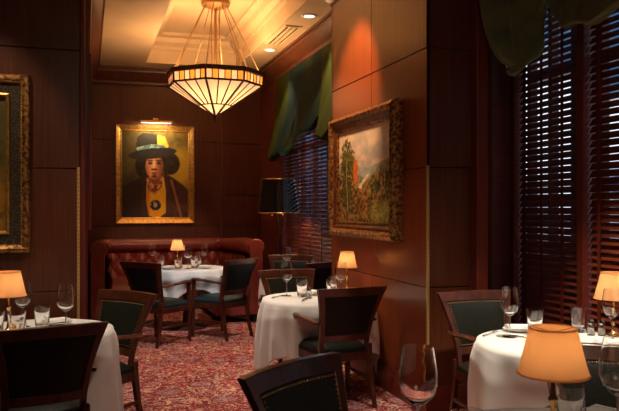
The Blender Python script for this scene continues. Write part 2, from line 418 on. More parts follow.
base('baseboard_right', [(2.69, CY0), (CX, CY0), (CX, CY1), (WX, CY1), (WX, 8.8)], 'mahogany baseboard round the pillar')
base('baseboard_left', [(-.06, LY), (-2.3, LY)], 'mahogany baseboard on the left partition')

# ------------------------------------------------------------ blinds
def blind(p0, p1, z0, z1, nout, tapes, label, group, tilt=57, wands=()):
    p0 = Vector(p0); p1 = Vector(p1); L = (p1-p0).length; d = (p1-p0)/L; nr = Vector(nout)
    root = empty('wooden_blind', (p0.x, p0.y, z0)); tag(root, label, 'blind', group)
    o = Vector((p0.x, p0.y, z0))
    w = .055; t = radians(tilt); hy = cos(t)*w/2; hz = sin(t)*w/2; th = .0016
    m = MB(); z = z0+.05
    while z < z1-.09:
        jit = random.uniform(-.0015, .0015)
        q = []
        for s, k in ((-1, -1), (1, -1), (1, 1), (-1, 1)):      # room edge low, window edge high
            q.append((s*hy - k*th*sin(t), s*hz+k*th*cos(t)+jit))
        vs = []
        for a in (0.004, L-.004):
            for oy, oz in q:
                pp = d*a+nr*oy; vs.append((pp.x, pp.y, z+oz-z0))
        m.add(vs, [(0,1,2,3),(7,6,5,4),(0,4,5,1),(1,5,6,2),(2,6,7,3),(3,7,4,0)])
        z += .05
    m.build('slats', wood_blind, root, smooth=None)
    def bx(mb, a, b, c, e, t0, t1):
        q = [d*a+nr*t0, d*b+nr*t0, d*b+nr*t1, d*a+nr*t1]
        v = [(x.x, x.y, c-z0) for x in q]+[(x.x, x.y, e-z0) for x in q]
        mb.add(v, [(0,3,2,1),(4,5,6,7),(0,1,5,4),(1,2,6,5),(2,3,7,6),(3,0,4,7)])
    m = MB(); bx(m, 0, L, z1-.08, z1, -.035, .035); m.build('headrail', wood_blind, root, smooth=None)
    m = MB(); bx(m, 0, L, z0, z0+.025, -.028, .028); m.build('bottom_rail', wood_blind, root, smooth=None)
    for u in tapes:
        m = MB(); bx(m, u-.016, u+.016, z0+.01, z1-.02, -.032, -.030); m.build('ladder_tape', wood_trim, root, smooth=None)
    for u in wands:
        m = MB(); a = d*u-nr*.045; m.tube([(a.x, a.y, z1-.1-z0), (a.x, a.y, (z1-z0)*.38)], .004, 6)
        m.tube([(a.x, a.y, (z1-z0)*.38), (a.x, a.y, (z1-z0)*.38-.05)], [.006, .012], 8); m.build('pull_cord', wood_trim, root)
NB = 'slatted wooden blinds in the bay window'
blind((BX+.01, 4.80), (BX+.01, 4.07), .46, 3.32, (1, 0), (.1, .31, .55), 'red-brown slatted wooden blind filling the bay window left of the thick vertical post', NB, wands=(.42,))
blind((BX+.01, 3.99), (BX+.01, 3.06), .46, 3.32, (1, 0), (.12, .45, .8), 'slatted wooden blind cut by the right edge of the picture', NB)
blind((BX+.01, 2.98), (BX+.01, 2.0), .46, 3.32, (1, 0), (.12, .5, .86), 'slatted wooden blind beyond the right picture edge', NB)
blind((2.975, FW-.01), (3.245, FW-.01), .46, 3.32, (0, 1), (.03,), 'very narrow slatted blind at the end of the bay beside the fluted panel', NB, 76)
blind((WX+.04, wy1-.02), (WX+.04, CY1+.04), .38, 3.28, (1, 0), (.3, .8, 1.3, 1.75, 2.2, 2.7), 'wide wooden slatted blind in the far window behind the pillar', None, 50, wands=(.12,))

# ------------------------------------------------------------ balloon shades
def shade(name, path, gathers, ztop, zlow, zg, bulge, mat, label, side=1):
    P = [Vector(p) for p in path]; seg = [(P[i+1]-P[i]).length for i in range(len(P)-1)]; L = sum(seg)
    def along(s):
        s = max(0, min(L, s)); acc = 0
        for i, q in enumerate(seg):
            if s <= acc+q+1e-9:
                d = (P[i+1]-P[i])/q; return P[i]+d*(s-acc), Vector((-d.y, d.x))*side
            acc += q
    def pt(u, v):
        s = u*L
        k = 0
        while k < len(gathers)-2 and s > gathers[k+1]*L: k += 1
        g0, g1 = gathers[k]*L, gathers[k+1]*L; f = min(1, max(0, (s-g0)/(g1-g0)))
        lobe = sin(pi*f)**.42
        zl = zlow[k]; zb = (zg[k]*(1-f)+zg[k+1]*f)*(1-lobe)+zl*lobe
        p, nr = along(s)
        vv = min(1, v/.85)
        z = ztop+(zb-ztop)*vv
        out = bulge*lobe*(vv**2)+.014*sin(9*pi*f+3*vv+2*sin(5*vv+f*3))*vv*(1.2-lobe)**1.5+.03
        out += .018*sin(vv*15+6*abs(f-.5))*(1-lobe)*vv
        out += .012*lobe*sin(vv*7+2.5*sin(f*4+k))*vv; z += .02*sin(f*19+2)*vv*vv
        if v > .85:
            w = (v-.85)/.15; z += .10*w; out -= bulge*.85*w*lobe+.02*w; z -= .05*sin(pi*w)
        q = p+nr*out; return (q.x, q.y, z)
    m = MB(); m.grid(pt, 40*(len(gathers)-1)+1, 50)
    o = m.build(name, mat, smooth=180, normals=False)
    sm = o.modifiers.new('thick', 'SOLIDIFY'); sm.thickness = .004
    c = tag(o, label, 'window shade'); return o
shade('balloon_shade', [(WX-.03, 6.75), (WX-.03, 9.85)], [0, .32, .63, .83, 1.0], 3.34, [2.24, 2.34, 2.20, 2.16], [2.55, 2.62, 2.52, 2.40, 2.5], .20, shade_teal,
      'billowing olive and teal balloon shade over the far window behind the floor lamp', 1)
shade('balloon_shade', [(BX-.06, 2.0), (BX-.06, 4.05), (3.13, 4.32), (2.90, 4.46), (2.64, 4.44)], [0, .40, .79, 1.0], H-.12, [2.75, 2.66, 2.44], [2.9, 2.95, 3.02, 3.1], .16, shade_green,
      'dark green balloon shade hanging over the bay window at upper right', 1)

# ------------------------------------------------------------ ceiling fittings
dl0 = None
DL = [(2.33, 7.40), (2.33, 9.15), (1.55, 5.70), (-.35, 4.20), (2.30, 3.00), (1.40, 5.00), (.45, 10.3), (.55, 6.20), (-.9, 4.4), (1.5, 1.2), (.4, 3.4), (1.3, 5.4)]
DLL = ['round recessed ceiling downlight at the upper middle above the pillar picture, nearer of the two', 'round recessed ceiling downlight beyond the slotted air vent, farther of the two']
for i, (x, y) in enumerate(DL[:2]):
    if dl0 is None:
        root = empty('ceiling_downlight', (x, y, H), 0, DLL[0], 'downlight', 'recessed downlights beside the air vent')
        MB().lathe([(.058, .0), (.085, 0), (.088, -.004), (.082, -.010), (.060, -.012), (.056, -.004)], seg=24).build('trim_ring', white_trim, root)
        MB().lathe([(0.0005, -.006), (.057, -.006)], seg=24).build('lens', lens_m, root, normals=False)
        dl0 = root
    else:
        c = copy_tree(dl0); c.location = (x, y, H); tag(c, DLL[1], 'downlight', 'recessed downlights beside the air vent')
v = empty('air_vent', (2.29, 8.36, H), 0, 'long slotted white air vent in the ceiling between two downlights', 'air vent')
m = MB()
for a, b in ((-.10, -.075), (-.045, -.012), (.012, .045), (.075, .10)): m.box((a, -.48, -.014), (b, .48, 0))
m.box((-.10, -.50, -.014), (.10, -.46, 0)); m.box((-.10, .46, -.014), (.10, .50, 0))
m.build('vent_frame', ceilpaint, v, smooth=None)
MB().box((-.09, -.47, -.003), (.09, .47, -.001)).build('dark_slots', dark_in, v, smooth=None)

# ------------------------------------------------------------ chandelier
CHX, CHY, CHZ = 1.50, 8.60, 2.94
ch = empty('chandelier', (CHX, CHY, CHZ), 0, 'large octagonal stained glass bowl chandelier hanging on thin brass rods', 'chandelier')
R0 = .575; A0 = radians(-90-12.3)+radians(-17.5)+radians(9)
def av(k, r, z): a = A0+k*pi/4; return Vector((r*cos(a), r*sin(a), z))
zt, zb_, za = .165, .030, -.34
panes = MB(); ribs = MB(); 
for k in range(8):
    a, b = av(k, R0, zb_), av(k+1, R0, zb_); at_, bt = av(k, R0+.015, zt), av(k+1, R0+.015, zt); ap = Vector((0, 0, za))
    panes.add([a, b, ap+(b-ap)*.04, ap+(a-ap)*.04], [(0, 1, 2, 3)])
    ribs.tube([a, ap], .016, 4)
    for f in (1/3, 2/3):
        p = a.lerp(b, f); q = ap.lerp(a, .36).lerp(ap.lerp(b, .36), .5 if False else f); ribs.tube([p, q], .010, 4)
    ribs.tube([ap.lerp(a, .36), ap.lerp(b, .36)], .010, 4)
    tl = MB()
panes.build('glass_bowl', art_glass, ch, smooth=None)
ribs.build('lead_ribs', bronze, ch, smooth=None)
bars = MB()
for k in range(8):
    lo0, lo1 = av(k, R0+.004, zb_+.012), av(k+1, R0+.004, zb_+.012); hi0, hi1 = av(k, R0+.010, zt-.02), av(k+1, R0+.010, zt-.02)
    for i in range(6):
        f0, f1 = i/6, (i+1)/6
        v4 = [lo0.lerp(lo1, f0), lo0.lerp(lo1, f1), hi0.lerp(hi1, f1), hi0.lerp(hi1, f0)]
        MB().add(v4, [(0, 1, 2, 3)]).build('band_tile', amber_glass if i % 2 else art_glass, ch, smooth=None)
        bars.tube([lo0.lerp(lo1, f0), hi0.lerp(hi1, f0)], .008, 4)
for k in range(8):
    bars.tube([av(k, R0+.01, zb_), av(k+1, R0+.01, zb_)], .015, 4)
    bars.tube([av(k, R0+.02, zt), av(k+1, R0+.02, zt)], .036, 4)
    bars.tube([av(k, R0+.012, zb_), av(k, R0+.02, zt)], .014, 4)
bars.build('rim', bronze, ch, smooth=None)
m = MB(); m.lathe([(0, 0), (.02, 0), (.03, -.02), (.012, -.04), (.018, -.055), (0, -.075)], (0, 0, za+.01), 12); m.build('finial', bronze, ch)
HUBZ = 4.02-CHZ-.045
for k in range(8):
    a = av(k, R0-.01, zt); b = av(k, .13, HUBZ); MB().tube([a, b], .006, 6).build('hanging_rod', rod_m, ch)
m = MB()
for k in range(4):
    a = A0+k*pi/2+.4; m.tube([(.05*cos(a), .05*sin(a), HUBZ), (.05*cos(a), .05*sin(a), zt-.05)], .006, 6)
m.tube([(0, 0, HUBZ), (0, 0, zt-.1)], .010, 8); m.build('centre_rods', rod_m, ch)
m = MB(); m.lathe([(0, -.05), (.06, -.05), (.11, -.03), (.175, -.01), (.18, .02), (.12, .04), (0, .044)], (0, 0, HUBZ), 24)
m.build('canopy', rod_m, ch)
for k in range(4): a = k*pi/2; MB().lathe([(0, -.03), (.03, -.015), (.034, .01), (.02, .04), (0, .045)], (.16*cos(a), .16*sin(a), .03), 12).build('bulb', bulb_m, ch)
for k in range(4):
    a = k*pi/2+.4; point((CHX+.16*cos(a), CHY+.16*sin(a), CHZ+.06), 34, .12, (1, .56, .25))

# ------------------------------------------------------------ pictures
def raster(nx, ny, fn):
    return [fn((i+.0)/(nx-1), (j+.0)/(ny-1)) for i in range(nx) for j in range(ny)]
def canvas(name, parent, origin, du, w, h, nx, ny, fn, mat=paint_m):
    o = Vector(origin); du = Vector((*du, 0))
    vs = [tuple(o+du*(w*i/(nx-1))+Vector((0, 0, h*j/(ny-1)))) for i in range(nx) for j in range(ny)]
    fs = [(i*ny+j, (i+1)*ny+j, (i+1)*ny+j+1, i*ny+j+1) for i in range(nx-1) for j in range(ny-1)]
    m = MB(); m.add(vs, fs); ob = m.build(name, mat, parent, smooth=180, normals=False)
    at = ob.data.color_attributes.new('paint', 'FLOAT_COLOR', 'POINT')
    buf = []
    for c in raster(nx, ny, fn): buf += [min(1, 1.9*max(0, q)**1.45) for q in c]+[1]
    at.data.foreach_set('color', buf); return ob
def hsh(x, y):
    v = sin(x*127.1+y*311.7)*43758.5453; return v-math.floor(v)
def vn(x, y):
    xi, yi = math.floor(x), math.floor(y); fx, fy = x-xi, y-yi; fx = fx*fx*(3-2*fx); fy = fy*fy*(3-2*fy)
    a = hsh(xi, yi)*(1-fx)+hsh(xi+1, yi)*fx; b = hsh(xi, yi+1)*(1-fx)+hsh(xi+1, yi+1)*fx; return a*(1-fy)+b*fy
def fb(x, y): return .5*vn(x, y)+.3*vn(x*2.1+3, y*2.1)+.2*vn(x*4.3, y*4.3+7)
def lerp3(a, b, f): f = max(0, min(1, f)); return tuple(a[i]*(1-f)+b[i]*f for i in range(3))
def inpoly(x, y, p):
    c = False; j = len(p)-1
    for i in range(len(p)):
        if (p[i][1] > y) != (p[j][1] > y) and x < (p[j][0]-p[i][0])*(y-p[i][1])/(p[j][1]-p[i][1])+p[i][0]: c = not c
        j = i
    return c
def ell(x, y, cx, cy, rx, ry, rot=0):
    dx, dy = x-cx, y-cy; c, s = cos(rot), sin(rot); X = dx*c+dy*s; Y = -dx*s+dy*c
    return (X/rx)**2+(Y/ry)**2
def sm(d, w=.12): return max(0, min(1, (1-d)/w+.5))
def portrait(u, v):     # a man in a wide-brimmed hat, generic
    n = fb(u*9, v*11); n2 = fb(u*22+5, v*22)
    c = lerp3((.035, .035, .015), (.36, .25, .04), .15+.75*n*(.35+u*.9)-.25*(1-v))
    c = lerp3(c, (.48, .35, .05), sm(ell(u, v, .86, .58, .22, .22), 1.1)*.8)
    # coat
    if inpoly(u, v, [(0, 0), (0, .34), (.10, .40), (.26, .46), (.36, .52), (.64, .52), (.78, .46), (.93, .38), (1, .30), (1, 0)]):
        c = lerp3((.035, .014, .010), (.17, .075, .045), n*.9-.12+.35*(u > .6)*n2)
        if abs((u-.74)-(.44-v)*.35) < .018 and v < .44: c = (.30, .15, .08)
        if u < .30: c = lerp3(c, (.02, .012, .012), .5)
    # yellow shirt
    if inpoly(u, v, [(.40, .02), (.36, .20), (.37, .44), (.50, .40), (.62, .48), (.66, .30), (.66, .06), (.56, .0)]):
        c = lerp3((.72, .36, .02), (.85, .48, .04), n2*1.3-.2)
        if u < .42: c = lerp3(c, (.35, .15, .02), .5)
    # scarf
    if inpoly(u, v, [(.36, .46), (.40, .30), (.50, .26), (.60, .36), (.63, .52), (.55, .47), (.44, .47)]):
        c = lerp3((.22, .07, .04), (.62, .38, .22), (n2-.35)*3)
    # medallion
    if ell(u, v, .50, .145, .085, .062) < 1: c = lerp3((.05, .03, .02), (.35, .25, .14), (vn(u*40, v*40)-.4)*2.5)
    if ell(u, v, .50, .145, .03, .024) < 1: c = (.40, .34, .28)
    # hair
    k = sm(min(ell(u, v, .72, .63, .15, .13), ell(u, v, .30, .60, .10, .13), ell(u, v, .52, .68, .27, .12)), .25)
    c = lerp3(c, lerp3((.018, .012, .012), (.12, .07, .05), n2*1.4-.5), k)
    # neck and face
    k = sm(ell(u, v, .49, .48, .09, .09), .3); c = lerp3(c, (.26, .10, .05), k)
    k = sm(ell(u, v, .485, .595, .135, .145), .18)
    sk = lerp3((.74, .40, .24), (.26, .11, .06), (abs(u-.455)-.02)*7.5+.35*n2)
    c = lerp3(c, sk, k)
    for ex in (.425, .55):
        k = sm(ell(u, v, ex, .632, .036, .016), .5); c = lerp3(c, (.05, .025, .02), k*.9)
        k = sm(ell(u, v, ex, .662, .048, .010), .5); c = lerp3(c, (.06, .03, .02), k*.8)
    k = sm(ell(u, v, .478, .60, .020, .05), .6); c = lerp3(c, (.85, .52, .34), k*.7)
    k = sm(ell(u, v, .482, .560, .052, .012), .5); c = lerp3(c, (.05, .02, .015), k*.9); k = sm(ell(u, v, .482, .478, .045, .02), .5); c = lerp3(c, (.06, .03, .02), k*.8)
    k = sm(ell(u, v, .485, .515, .045, .014), .5); c = lerp3(c, (.34, .10, .07), k)
    # hat
    k = sm(ell(u, v, .46, .745, .36, .062, .10), .15); c = lerp3(c, lerp3((.012, .010, .010), (.07, .055, .04), n), k)
    if inpoly(u, v, [(.20, .74), (.23, .93), (.32, .985), (.50, .97), (.64, .94), (.70, .83), (.60, .78)]):
        c = lerp3((.014, .011, .010), (.06, .05, .035), n2)
        if u > .53 and v > .81+.05*(u-.5): c = lerp3((.60, .30, .05), (.80, .48, .10), n2)
    if inpoly(u, v, [(.22, .77), (.22, .81), (.45, .855), (.62, .845), (.66, .815), (.45, .81)]): c = (.13, .20, .20) if n2 > .4 else (.28, .36, .32)
    return c
def landscape(u, v):    # autumn valley
    n = fb(u*7, v*7); n2 = fb(u*24+5, v*20); n3 = vn(u*60, v*55); n4 = fb(u*45+9, v*40)
    c = lerp3((.30, .30, .29), (.62, .55, .48), v*.5+n*.9-.3); c = lerp3(c, (.70, .48, .40), max(0, n-.42)*2.2)
    if v > .8: c = lerp3(c, (.34, .33, .26), (v-.8)*3*n2)
    ridge = .56+.05*sin(u*5+1)+.05*n+.18*max(0, u-.45)
    if v < ridge: c = lerp3((.22, .27, .28), (.42, .42, .38), n2)
    if v < ridge-.06+.05*sin(u*9): c = lerp3((.12, .16, .11), (.38, .33, .20), n4*1.3-.1)
    if v < .47+.04*sin(u*7+2): c = lerp3((.05, .08, .03), (.42, .28, .12), (n4-.3)*2.6)
    if abs(u-(.52+.10*sin(v*14))) < .025+.05*(.5-v) and .33 < v < .5: c = lerp3((.40, .40, .38), (.58, .55, .48), n3)
    if v < .33+.05*sin(u*6): c = lerp3((.03, .05, .02), (.36, .22, .09), (n4-.33)*2.6+.25*(n3-.4))
    k = sm(ell(u, v, .82, .10, .22, .12), .9); c = lerp3(c, lerp3((.16, .18, .04), (.50, .44, .14), n3), k*.7)
    for cx, cy, rx, ry, a, b in ((.15, .66, .11, .22, (.04, .06, .015), (.30, .25, .07)), (.28, .58, .08, .17, (.05, .07, .02), (.28, .24, .06)), (.16, .34, .13, .28, (.03, .05, .015), (.24, .19, .06)), (.34, .55, .045, .14, (.40, .12, .03), (.68, .28, .08)), (.72, .36, .10, .07, (.04, .07, .03), (.20, .18, .07)), (.93, .40, .07, .11, (.03, .055, .02), (.16, .16, .06)), (.45, .20, .12, .10, (.05, .04, .02), (.34, .17, .07))):
        k = sm(ell(u, v, cx, cy, rx, ry)+2.6*(n4-.5)+.8*(n3-.5), .35); c = lerp3(c, lerp3(a, b, n3*.9+n4*.9-.5), k)
    if abs(u-.17-.01*sin(v*9)) < .008 and .12 < v < .7: c = (.30, .24, .17)
    return c
def haze_art(u, v):
    n = fb(u*5, v*6); n2 = fb(u*20, v*18)
    c = lerp3((.10, .05, .01), (.50, .30, .04), n*.7+.35*(1-v)*n2)
    c = lerp3(c, (.10, .12, .03), sm(ell(u, v, .8, .75, .4, .35), 1.2)*.7)
    return lerp3(c, (.05, .05, .02), max(0, n2-.5)*2)
def frame_ring(a0, a1, z0, z1, prof):
    """returns MB for a picture frame in local (u, depth, z); prof = [(inset, depth)]"""
    m = MB(); n = len(prof); vs = []
    for (sx, sz) in ((0, 0), (1, 0), (1, 1), (0, 1)):
        for ins, dep in prof:
            x = a0+ins if sx == 0 else a1-ins; z = z0+ins if sz == 0 else z1-ins; vs.append((x, -dep, z))
    fs = [(i*n+j, ((i+1) % 4)*n+j, ((i+1) % 4)*n+(j+1) % n, i*n+(j+1) % n) for i in range(4) for j in range(n)]
    return m.add(vs, fs)
def beads(a0, a1, z0, z1, ins, dep, r, step, sz=1.0):
    m = MB()
    def dome(x, z):
        m.lathe([(0, 0), (r*.7, .3*r), (r, r*1.0), (0, r*1.0)], (0, 0, 0), 6, mat=Matrix.Translation((x, -dep, z)) @ Matrix.Rotation(pi/2, 4, 'X') @ Matrix.Translation((0, 0, -r)) @ Matrix.Scale(-1, 4, (0, 0, 1)) @ Matrix.Translation((0, 0, -r)))
    x = a0+ins
    nx = int((a1-a0-2*ins)/step); nz = int((z1-z0-2*ins)/step)
    for i in range(nx+1): xx = a0+ins+(a1-a0-2*ins)*i/nx; dome(xx, z0+ins); dome(xx, z1-ins)
    for i in range(1, nz): zz = z0+ins+(z1-z0-2*ins)*i/nz; dome(a0+ins, zz); dome(a1-ins, zz)
    return m
# portrait on the back wall
p = empty('portrait_painting', (.40, BY, 1.235), 0, 'gold-framed portrait of a man in a wide-brimmed hat and yellow shirt on the back wall', 'painting')
W_, H_ = 1.20, 1.52
frame_ring(0, W_, 0, H_, [(0, 0), (0, .05), (.015, .065), (.05, .05), (.075, .035), (.085, .04), (.10, .02), (.10, 0)]).build('frame', gold, p, smooth=25)
canvas('canvas', p, (.095, -.018, .095), (1, 0), W_-.19, H_-.19, 110, 140, portrait)
pl = empty('picture_light', (1.0, BY-.02, 2.80), 0, 'small brass picture light above the portrait of the man in a hat', 'picture light')
MB().tube([(-.24, -.14, .0), (.24, -.14, .0)], .022, 12).build('lamp_tube', brass, pl)
MB().tube([(0, 0, .03), (0, -.08, .05), (0, -.14, .01)], .007, 8).build('arm', brass, pl)
MB().box((-.04, -.0, -.02), (.04, .02, .07)).build('mount', brass, pl, bevel=.003)
MB().box((-.22, -.150, -.026), (.22, -.130, -.0215)).build('lit_strip', lens_m, pl, smooth=None)
la = bpy.data.lights.new('picture_glow', 'AREA'); la.shape = 'RECTANGLE'; la.size = .44; la.size_y = .02; la.energy = 7; la.color = (1, .72, .40)
lo = bpy.data.objects.new('picture_glow', la); COL.objects.link(lo); lo.location = (1.0, BY-.19, 2.765); lo.rotation_euler = (radians(22), 0, 0)
# landscape on the pillar
p = empty('landscape_painting', (CX, 6.52, 1.215), -pi/2, 'landscape painting of autumn trees and hills in a heavy gilt frame on the pillar', 'painting')
W_, H_ = 1.53, 1.12
frame_ring(0, W_, 0, H_, [(0, 0), (0, .055), (.012, .085), (.04, .10), (.06, .085), (.075, .055), (.075, 0)]).build('frame', gold_old, p, smooth=25)
frame_ring(.074, W_-.074, .074, H_-.074, [(0, 0), (0, .06), (.02, .06), (.05, .035), (.05, 0)]).build('liner', frame_brown, p, smooth=25)
frame_ring(.12, W_-.12, .12, H_-.12, [(0, 0), (0, .045), (.015, .045), (.022, .02), (.022, 0)]).build('inner_slip', gold_old, p, smooth=25)
beads(0, W_, 0, H_, .04, .098, .013, .028).build('carved_edge', gold_old, p)
canvas('canvas', p, (.135, -.022, .135), (1, 0), W_-.27, H_-.27, 140, 110, lambda a, b: tuple(min(1, q*1.22) for q in landscape(a, b)))
# gilt frame on the left partition
p = empty('gilt_framed_painting', (-1.75, LY, 1.15), 0, 'painting in a beaded gilt frame with dark woven liner, cut by the left edge', 'painting')
W_, H_ = 1.35, 1.30
frame_ring(0, W_, 0, H_, [(0, 0), (0, .04), (.01, .06), (.035, .065), (.06, .05), (.07, .03), (.07, 0)]).build('frame', gold_old, p, smooth=25)
beads(0, W_, 0, H_, .02, .062, .011, .024).build('outer_beading', gold, p)
beads(0, W_, 0, H_, .055, .055, .010, .022).build('inner_beading', gold, p)
frame_ring(.069, W_-.069, .069, H_-.069, [(0, 0), (0, .03), (.075, .025), (.075, 0)]).build('woven_liner', weave, p, smooth=None)
frame_ring(.140, W_-.140, .140, H_-.140, [(0, 0), (0, .045), (.012, .05), (.025, .035), (.028, 0)]).build('inner_slip', gold, p, smooth=25)
beads(0, W_, 0, H_, .152, .048, .009, .020).build('slip_beading', gold, p)
canvas('canvas', p, (.160, -.012, .160), (1, 0), W_-.32, H_-.32, 60, 60, haze_art)

# ------------------------------------------------------------ banquette
bx0, bx1, by0, by1 = .03, 2.17, 8.92, BY-.06
def upath(inset, rad, n=10):
    a, b, c, d = bx0+inset, bx1-inset, by0, by1-inset; r = max(.02, rad-inset)
    pts = [(b, c)]; pts += [(b, c+(d-r-c)*i/14) for i in range(1, 15)]
    for i in range(1, n+1): t = i/n*pi/2; pts.append((b-r+r*cos(t), d-r+r*sin(t)))
    k = 16
    pts += [(b-r-(b-a-2*r)*i/k, d) for i in range(1, k)]
    for i in range(n+1): t = pi/2+i/n*pi/2; pts.append((a+r+r*cos(t), d-r+r*sin(t)))
    pts += [(a, d-r-(d-r-c)*i/14) for i in range(1, 15)]
    return pts
bq = empty('banquette', ((bx0+bx1)/2, (by0+by1)/2, 0), 0, 'U-shaped oxblood leather banquette with a tufted back along the back wall', 'banquette')
ox, oy = -(bx0+bx1)/2, -(by0+by1)/2
RAD = .32
def off(path): return [(x+ox, y+oy) for x, y in path]
def raise_ends(mb):
    out = []
    for x, y, z in mb.v:
        a = max(0, min(1, (10.75-(y-oy))/1.3)); b = max(0, min(1, (z-.6)/.3)); out.append((x, y, z+.06*a*b))
    mb.v = out; return mb
pp = upath(0, RAD)
MB().sweep(off(pp), [(.0, .0), (.12, 0), (.12, .1), (.0, .1)]).build('plinth', plinth_m, bq, smooth=40)
raise_ends(MB().sweep(off(pp), [(0, .10), (.17, .10), (.17, .80), (.0, .80)])).build('back_frame', redlea, bq, smooth=40)
rp = [(.0, .78)]+[(.03+.0, .98)]+[(.12+.10*cos(t), .92+.095*sin(t)) for t in [radians(q) for q in (120, 95, 70, 45, 20, -5, -30, -55, -75)]]+[(.12, .80)]
raise_ends(MB().sweep(off(pp), rp)).build('top_roll', redlea, bq, smooth=60)
# tufted back
ip = upath(.17, RAD); 
L = [0]
for i in range(1, len(ip)): L.append(L[-1]+sqrt((ip[i][0]-ip[i-1][0])**2+(ip[i][1]-ip[i-1][1])**2))
def ipt(s):
    s = max(0, min(L[-1], s)); i = 0
    while i < len(L)-2 and L[i+1] < s: i += 1
    f = (s-L[i])/max(1e-6, L[i+1]-L[i]); a, b = Vector(ip[i]), Vector(ip[i+1]); d = (b-a).normalized()
    # smooth normal
    j0, j1 = max(0, i-1), min(len(ip)-1, i+2); dd = (Vector(ip[j1])-Vector(ip[j0])).normalized()
    return a.lerp(b, f), Vector((-dd.y, dd.x))
NU, NV = 420, 26
sp = L[-1]/52
def tuft(u, v):
    s = u*L[-1]; z = .44+.37*v
    p, nr = ipt(s)
    a = s/sp; b = (z-.44)/.135
    d = abs(sin(pi*(a+b)/1.0*.5*1.0)) * abs(sin(pi*(a-b)*.5))
    puff = .055*(d**.45)
    o = .02+puff+.03*(1-v)
    q = p+nr*o; return (q.x+ox, q.y+oy, z)
raise_ends(MB().grid(tuft, NU, NV)).build('tufted_back', redlea, bq, smooth=180, normals=False)
MB().sweep(off(upath(.165, RAD)), [(0, .10), (.44, .10), (.44, .32), (0, .32)]).build('seat_base', redlea, bq, smooth=40)
MB().sweep(off(upath(.165, RAD)), [(0, .32), (.44, .32), (.468, .35), (.475, .40), (.46, .44), (.42, .46), (0, .47)]).build('seat_cushion', seatlea, bq, smooth=50)
# wing end panels
for xx in (bx0, bx1-.17):
    m = MB(); pr = [(xx, .10), (xx+.17, .10), (xx+.17, .80)] + [(xx+.085+.105*cos(radians(t)), .92+.10*sin(radians(t))) for t in range(-40, 221, 20)] + [(xx, .80)]
    k = len(pr); vs = [(x+ox, by0-.03+oy, z) for x, z in pr]+[(x+ox, by0+.01+oy, z) for x, z in pr]
    m.add(vs, [tuple(range(k)), tuple(reversed(range(k, 2*k)))]+[(i, (i+1) % k, k+(i+1) % k, k+i) for i in range(k)])
    raise_ends(m).build('end_panel', redlea, bq, bevel=.01, smooth=40)

